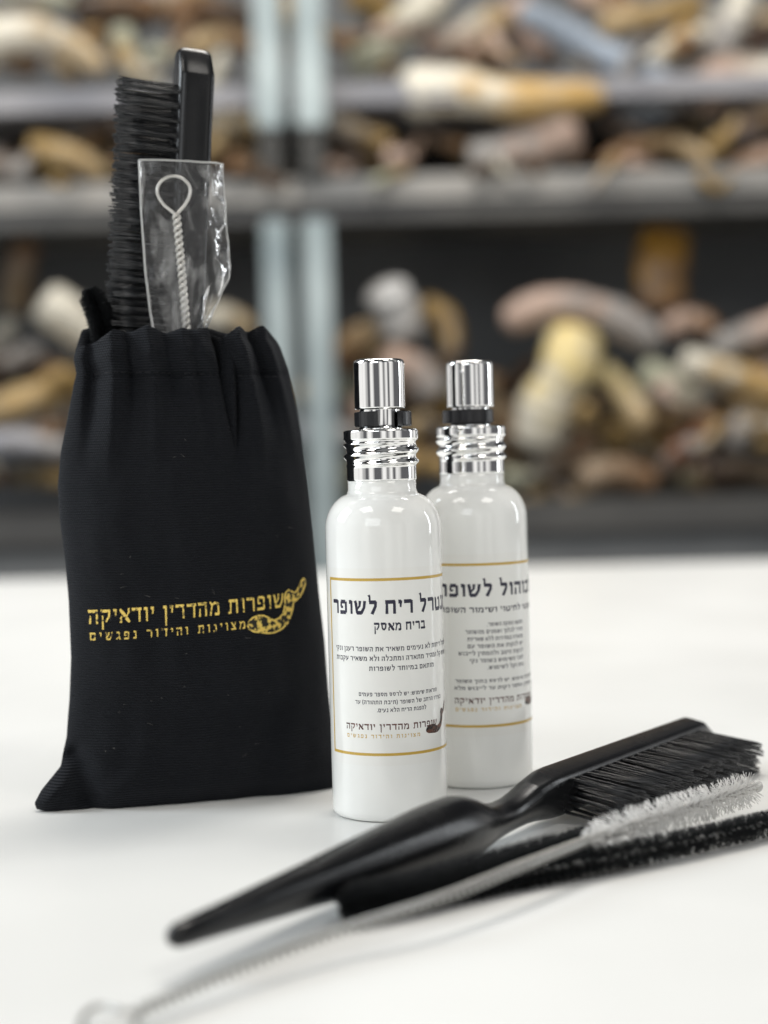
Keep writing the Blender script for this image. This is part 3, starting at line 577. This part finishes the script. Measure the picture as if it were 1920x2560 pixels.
bag = thing('drawstring_bag', BO+BX*48+BY*15, 'black cloth drawstring bag with gold print standing at the left', 'bag')
mb = MB(); uv = []; NR, NA = 190, 280
rows = []
for j in range(NR+1):
    row = []
    for i in range(NA):
        ph = 2*PI*i/NA; t = -math.cos(ph); side = 1 if i <= NA/2 else -1
        zt = interp(RIMT, t) if side > 0 else ZN+1.5+1.5*math.sin(t*7)
        if abs(t) > .93: zt = zt*(1-(abs(t)-.93)/.07) + (RIMT[0][1] if t < 0 else RIMT[-1][1])*(abs(t)-.93)/.07
        v_ = j/NR; z = v_*zt; zz = v_*ZN
        a, b_ = xlr(min(z, zz+2)); x = a+(b_-a)*(t+1)/2
        y = bag_y(t, z, side)
        if j == NR: y += side*.5
        row.append((x, y, z)); mb.v.append(bw(x, y, z)); uv.append((x*1.02+side*.3, z))
for j in range(NR):
    for i in range(NA):
        i2 = (i+1) % NA; mb.f.append((j*NA+i, j*NA+i2, (j+1)*NA+i2, (j+1)*NA+i))
# the rim rolls over and the cloth runs back down inside
base = len(mb.v); last = NR*NA
for m_, (inn, dz) in enumerate(((.6, .5), (1.7, .45), (2.6, -.5), (3.0, -3), (3.2, -14), (3.4, -40))):
    for i in range(NA):
        x, y, z = [r for r in (mb.v[last+i]-BO,)][0].dot(BX), (mb.v[last+i]-BO).dot(BY), mb.v[last+i].z
        t = -math.cos(2*PI*i/NA); side = 1 if i <= NA/2 else -1
        mb.v.append(bw(x - inn*t, y+side*inn*max(.1, 1-abs(t)**4), z+dz)); uv.append((x, z+dz))
    a0 = last if m_ == 0 else base+(m_-1)*NA; b0 = base+m_*NA
    for i in range(NA):
        i2 = (i+1) % NA; mb.f.append((a0+i, a0+i2, b0+i2, b0+i))
mb.f.append(tuple(range(NA))[::-1])
body = mb.build('bag_cloth', M['cloth'], bag, uv=uv)
# stitching along the drawstring channel
mb = MB(); x = xlr(ZS)[0]+6
while x < xlr(ZS)[1]-6:
    z = ZS+.9*math.sin(x*.06); a = bw(x, bag_front(x, z)-.12, z); b_ = bw(x+1.5, bag_front(x+1.5, z)-.12, z); fil(mb, a, b_, .16, .16); x += 2.5
mb.build('stitching', M['thread'], bag)
mb = MB()
for i in range(30):                         # lint caught on the cloth
    z = rnd.uniform(10, 148); a, b_ = xlr(z); x = rnd.uniform(a+8, b_-8); p = bw(x, bag_front(x, z)-.1, z); L = rnd.choice((.25, .35, .5, 1.0, 1.8)); an = rnd.uniform(0, 2*PI)
    x2, z2 = x+L*math.cos(an), z+L*math.sin(an); q = bw(x2, bag_front(x2, z2)-.14, z2); r = .09 if L < .6 else .04
    fil(mb, p, q, r, r*.7, BX*rnd.uniform(-.2, .2)*L)
o = mb.build('lint', M['lint'], bag); o['kind'] = 'stuff'
# gold print
def on_bag(px, py):
    k = 0
    for _ in range(6): x, z = bl(px, py, k); k = bag_front(x, z)
    return x, z
def bag_line(s, pl, pr, h, sp, wd, m, name):
    p, tw = serif_text(s, sp, wd); (x0, z0), (x1, z1) = on_bag(*pl), on_bag(*pr); L = x1-x0
    pol = place(p, tw, L, h, 0, 0)
    mbp = printed(pol, lambda x, y, d: bw(x0+x, bag_front(x0+x, z0+(z1-z0)*x/L+y)-.08-d, z0+(z1-z0)*x/L+y), 1.0)
    sub(name, mbp, m, body, smooth_=False)
bag_line('שופרות מהדרין יודאיקה', (221, 1560), (711, 1517), 4.5, .13, .5, M['gold_print'], 'gold_lettering')
bag_line('מצוינות והידור נפגשים', (224, 1601), (615, 1571), 2.5, .40, .9, M['gold_print'], 'gold_lettering')
def emb_map(x, y, d):
    X, Z = on_bag(180+x/2.676, 1420-y/2.676); return bw(X, bag_front(X, Z)-.08-d, Z)
sub('horn_emblem', printed(emb_fill(), emb_map, 14), M['gold_worn'], body, smooth_=False)
sub('horn_emblem_outline', printed(emb_ring(11), lambda x, y, d: emb_map(x, y, d+.05), 14), M['gold_print'], body, smooth_=False)

# ------------------------------------------------------------------ hair-type brushes
def brush(label, org, ax, bd, cd_, tip_s, seed, fan=1.0, mess=1.0, wide=1.0, blen=26.8, flare=2.5):
    """ax runs from handle tip to head, bd is where the bristles point, cd_ completes the frame; org is the point at s = 0."""
    R_ = random.Random(seed)
    P = lambda s, b, c: org + ax*s + bd*(b*wide if b < 6 else b) + cd_*c
    t = thing('bristle_brush', org, label, 'brush', 'black bristle brushes')
    # s: (half width b, half height c, exponent, offset b, offset c)
    sec = [(tip_s, .6, .6, 2, 0, 0), (tip_s+.8, 1.9, 1.9, 2, 0, 0), (tip_s+2.5, 2.6, 2.7, 2, 0, 0)]
    tab = [(0, 2.7), (20, 3.7), (50, 5.5), (80, 7.7), (100, 9.0), (112, 9.3)]
    s = max(tip_s+6, 6)
    while s < 112: r = interp(tab, s); sec.append((s, r, r, 2, 0, 0)); s += 6
    sec += [(114, 9.3, 9.2, 2, 0, 0), (119, 8.9, 8.4, 2, 0, -.2), (124, 8.0, 7.0, 2.1, 0, -.6), (129, 6.8, 5.5, 2.2, 0, -1.2), (134, 5.8, 4.6, 2.3, 0, -1.6), (139, 5.2, 4.2, 2.4, 0, -1.7), (144, 5.0, 4.2, 2.5, 0, -1.4), (149, 5.0, 4.7, 2.7, 0, -.7), (154, 5.1, 5.6, 3, 0, .0), (159, 5.2, 6.3, 3.6, 0, .3), (163, 5.3, 6.7, 4.4, 0, .4), (168, 5.3, 6.8, 5, 0, .4)]
    sec += [(s_, 5.3, 6.8, 5, 0, .4) for s_ in (190, 215, 240, 262)] + [(268, 5.3, 6.8, 5, 0, .4), (269, 5.3, 6.7, 5, 0, .35), (276, 5.0, 4.8, 4.6, 0, -1.4), (277.4, 4.6, 4.2, 4.2, 0, -1.9), (278, 3.9, 3.4, 4, 0, -2)]
    v = []; f = []; sg = 36
    for s, hb, hc, e, ob, oc in sec:
        for k in range(sg):
            a = 2*PI*k/sg; ca, sa = math.cos(a), math.sin(a)
            v.append(P(s, ob+hb*math.copysign(abs(ca)**(2/e), ca), oc+hc*math.copysign(abs(sa)**(2/e), sa)))
    n = len(sec)
    for i in range(n-1):
        for k in range(sg): f.append((i*sg+k, i*sg+(k+1) % sg, (i+1)*sg+(k+1) % sg, (i+1)*sg+k))
    i0 = next(i for i, q in enumerate(sec) if q[0] >= 154)
    fh = [q for q in f if min(q)//sg < i0]; fb = [q for q in f if min(q)//sg >= i0]
    fh.append(tuple(range(sg))[::-1]); fb.append(tuple((n-1)*sg+k for k in range(sg)))
    for nm, ff in (('handle', fh), ('brush_head', fb)):
        us = sorted({i for q in ff for i in q}); mp_ = {i: k for k, i in enumerate(us)}
        q = MB(); q.add([v[i] for i in us], [tuple(mp_[i] for i in g) for g in ff]); q.build(nm, M['black_plastic'], t)
    mb = MB(); nt = 20
    for row in range(5):
        for k in range(nt):
            s0 = 170 + k*4.85 + (2.3 if row % 2 else 0); c0 = -4.9 + row*2.55
            lx, lc = R_.gauss(0, .7*mess), R_.gauss(0, .4*mess)
            for _ in range(10):
                a = R_.uniform(0, 2*PI); r = math.sqrt(R_.random()); u, w = r*math.cos(a), r*math.sin(a)
                L = blen + R_.gauss(0, .35)
                a0 = P(s0+u*.55, 5.0, c0+w*.45)
                b0 = P(s0+flare*(k/nt)**2+u*(1.7*fan)+lx+R_.gauss(0, .25), L, c0*1.18+w*1.25*fan+lc+R_.gauss(0, .2))
                if b0.z < .3: b0.z = .3+.5*R_.random()
                fil(mb, a0, b0, .235, .21, P(0, 0, 0)-P(0, 0, 0)+ax*R_.gauss(0, .12)+cd_*R_.gauss(0, .1))
    mb.build('bristles', M['bristle'], t)
    return t
# lying brush
tipP = ground(424, 2362, 8.0); headP = ground(1787, 1811, 13.7)
axv = Vector((headP.x-4.4-tipP.x, headP.y+3.2-tipP.y, 0)).normalized()
tilt = math.radians(11)
bh = Vector((axv.y, -axv.x, 0)); bdv = (bh*math.cos(tilt)-Vector((0, 0, 1))*math.sin(tilt)).normalized(); cdv = axv.cross(bdv)
if cdv.z < 0: cdv = -cdv
brush('black plastic brush lying on the table with its handle towards the viewer', Vector((tipP.x, tipP.y, 9.35)), axv, bdv, cdv, 0, 3)
# brush standing in the bag
TB = bl(486, 124, 21); lean = bl(474, 402, 21)
up_ = Vector((BX*(TB[0]-lean[0]))+Vector((0, 0, TB[1]-lean[1]))).normalized()
bd2 = -(BX - up_*BX.dot(up_)).normalized(); bd2 = (bd2 - BY*.10).normalized(); cd2 = up_.cross(bd2)
brush('black bristle brush standing upright in the bag, bristles facing left', bw(TB[0], 21, TB[1]) - up_*278, up_, bd2, cd2, 62, 11, .62, .3, 1.16, 24.8, 0)

# ------------------------------------------------------------------ twisted wire brushes
def twist(path_fn, L, sep, r, pitch, step=.25, ph=0):
    out = []
    for k in (0, 1):
        pts = []; n = max(8, int(L/step))
        for i in range(n+1):
            s = L*i/n; p, a, b = path_fn(s); an = ph+2*PI*s/pitch+k*PI; pts.append(p + a*(sep*math.cos(an)) + b*(sep*math.sin(an)))
        out.append(tube(pts, r, 7))
    return out
def polypath(pts, n=24):
    P = catmull([Vector(p) for p in pts], n); acc = [0]
    for a, b in zip(P, P[1:]): acc.append(acc[-1]+(b-a).length)
    def fn(s):
        s = max(0, min(acc[-1]-1e-6, s)); i = 0; lo, hi = 0, len(acc)-1
        while hi-lo > 1:
            m_ = (lo+hi)//2
            if acc[m_] <= s: lo = m_
            else: hi = m_
        k = (s-acc[lo])/max(1e-9, acc[lo+1]-acc[lo]); p = P[lo].lerp(P[lo+1], k); t = (P[lo+1]-P[lo]).normalized()
        a = t.cross(Vector((0.1, 0, 1))).normalized(); return p, a, t.cross(a)
    return fn, acc[-1]
def fuzz(mb, fn, s0, s1, rad, n, pitch, spread, r0, seed, soft=3.0, jl=.06, soft2=None):
    R_ = random.Random(seed)
    for _ in range(n):
        s = R_.uniform(s0, s1); p, a, b = fn(s); an = 2*PI*s/pitch + R_.choice((0, PI)) + R_.gauss(0, spread)
        e = min(1, .55+.45*min(1, (s-s0)/soft), .55+.45*min(1, (s1-s)/(soft2 or soft))); L = rad*e*(1+R_.gauss(0, jl))
        t = a.cross(b); d = (a*math.cos(an)+b*math.sin(an)+t*R_.gauss(0, .10)).normalized()
        q = p+d*L
        if q.z < .15: q.z = .15+R_.random()*.2
        fil(mb, p+d*.4, q, r0, r0*.85)
# clear brush on the table
loopc = ground(225, 2575, 3.0)
wp = [ground(348, 2530, 3.2), ground(600, 2422, 4.6), ground(862, 2324, 6.4), ground(1100, 2247, 8.6), ground(1298, 2168, 9.8), ground(1495, 2094, 9.6), ground(1700, 2027, 8.6), ground(1892, 1966, 7.4)]
fnw, Lw = polypath(wp)
ct = thing('wire_brush', wp[3], 'clear bristled wire brush lying across the table with a twisted white stem', 'tube brush', 'clear wire brushes')
sB = next(s for s in [i*.5 for i in range(int(Lw*2))] if fnw(s)[0].y > ground(1470, 2104, 9.6).y)
mb = MB()
for v, f in twist(fnw, Lw, 1.05, .50, 4.6): mb.add(v, f)
mb.build('twisted_stem', M['steel'], ct)
lp = [ground(x, y, 3.2) for x, y in ((350, 2529), (305, 2529), (252, 2516), (220, 2530), (203, 2560), (212, 2600), (262, 2615), (325, 2580), (348, 2533))]
mb = MB(); mb.add(*tube(catmull(lp, 8), .68, 8)); mb.build('wire_loop', M['steel'], ct)
mb = MB(); fuzz(mb, fnw, sB, Lw-4, 5.3, 1350, 4.8, .40, .105, 5, soft=9, soft2=1.5); mb.build('bristles', M['clear_nylon'], ct)
e = fnw(Lw)[0]; mb = MB(); mb.add(*revolve([(.05, -1.9)] + [(1.9*math.sin(a*PI/10), -1.9*math.cos(a*PI/10)) for a in range(1, 10)] + [(.05, 1.9)], e, 20)); mb.build('end_bead', M['bead'], ct)

def tube_brush(label, pts, rad, n, pitch, spread, seed, group='black tube brushes', jl=.06):
    fn, L = polypath(pts); t = thing('tube_brush', Vector(pts[0]), label, 'tube brush', group)
    mb = MB()
    for v, f in twist(fn, L, .45, .5, pitch): mb.add(v, f)
    mb.build('wire_core', M['silver_wire'] if jl < .05 else M['fuzz'], t)
    mb = MB(); fuzz(mb, fn, 0, L, rad, n, pitch, spread, .085, seed, soft=3.2, jl=jl); mb.build('bristles', M['fuzz'], t); return t
tube_brush('black fuzzy tube brush with blunt end, lying between handle and twisted wire stem', [ground(850, 2262, 5), ground(1000, 2238, 5), ground(1220, 2184, 5), ground(1400, 2134, 5), ground(1490, 2107, 5)], 5.4, 11000, 2.6, 1.2, 21)
tube_brush('black fuzzy tube brush nearest the viewer with its wire core glinting', [ground(1150, 2226, 3.2), ground(1300, 2187, 3.8), ground(1500, 2150, 4.2), ground(1720, 2104, 4.3), ground(1960, 2050, 4.3)], 3.8, 7500, 4.8, .46, 22, jl=.03)
tb = [bw(*(lambda q: (q[0], 17, q[1]))(bl(*p, 17))) for p in ((222, 722), (238, 760), (252, 800), (262, 850), (268, 920))]
tube_brush('black fuzzy tube brush end poking out of the left side of the bag mouth', tb, 4.4, 5200, 2.6, 1.2, 23)

# ------------------------------------------------------------------ clear sleeve with a wire brush, tucked in the bag mouth
SLl = [(399, 348), (534, 354), (679, 364), (780, 376), (828, 384), (900, 398)]
SLr = [(409, 559), (470, 562), (534, 566), (669, 578), (700, 574), (735, 558), (790, 534), (840, 514), (900, 500)]
sl = thing('plastic_sleeve', bw(*(lambda q: (q[0], 8, q[1]))(bl(460, 620, 8))), 'crinkled clear plastic sleeve sticking out of the bag mouth', 'plastic sleeve')
def sl_pt(u, v, lay):
    y = 399+v*501; yl = y + (1-v)*0; xl, xr = interp(SLl, y), interp(SLr, y+10*u); px = xl+(xr-xl)*u; py = y+10*u*(1-v)
    x, z = bl(px, py, 8); e = (4*u*(1-u))**.5
    am = .4+1.6*smooth(.6, .95, u)
    n_ = noise.noise(Vector((u*5, v*7, lay*4.0)))*1.2 + abs(noise.noise(Vector((u*11+v*5, v*10, lay*7.0))))*1.6*smooth(.55, .85, u) + noise.noise(Vector((u*22, v*26, lay)))*.35
    return x, 9 + (-2.3 if lay == 0 else 2.3)*e + n_*am*.8, z
for lay, nm in ((0, 'front_film'), (1, 'rear_film')):
    mb = MB(); nu, nv = 44, 84
    mb.add([bw(*sl_pt(i/nu, j/nv, lay)) for j in range(nv+1) for i in range(nu+1)], [(j*(nu+1)+i, j*(nu+1)+i+1, (j+1)*(nu+1)+i+1, (j+1)*(nu+1)+i) for j in range(nv) for i in range(nu)])
    mb.build(nm, M['film'], sl)
mb = MB()
mb.add(*tube([bw(*sl_pt(0, j/60, 0)) for j in range(61)], .32, 6)); mb.add(*tube([bw(*sl_pt(1, j/60, 0)) for j in range(61)], .25, 6)); mb.add(*tube([bw(*sl_pt(i/40, 0, 0)) for i in range(41)], .32, 6))
mb.build('sealed_edge', M['film_edge'], sl)
def sp(px, py, k=9.2): x, z = bl(px, py, k); return bw(x, k, z)
stem = [sp(441, 536), sp(447, 600), sp(455, 690), sp(463, 780), sp(468, 850), sp(474, 930)]
fns, Ls = polypath(stem)
wb = thing('wire_brush', stem[0], 'twisted white wire stem with a round loop inside the clear sleeve', 'tube brush', 'clear wire brushes')
mb = MB()
for v, f in twist(fns, Ls, .90, .62, 4.2): mb.add(v, f)
mb.build('twisted_stem', M['wire'], wb)
loop = [(443, 534), (462, 512), (474, 488), (473, 464), (456, 446), (434, 440), (412, 446), (396, 463), (394, 486), (408, 510), (424, 524), (439, 536)]
mb = MB(); mb.add(*tube(catmull([sp(*p) for p in loop], 8), .54, 10)); mb.build('wire_loop', M['wire'], wb)
mb = MB(); fuzz(mb, fns, Ls-12, Ls, 3.0, 500, 4.8, .6, .075, 6); mb.build('bristles', M['clear_nylon'], wb)
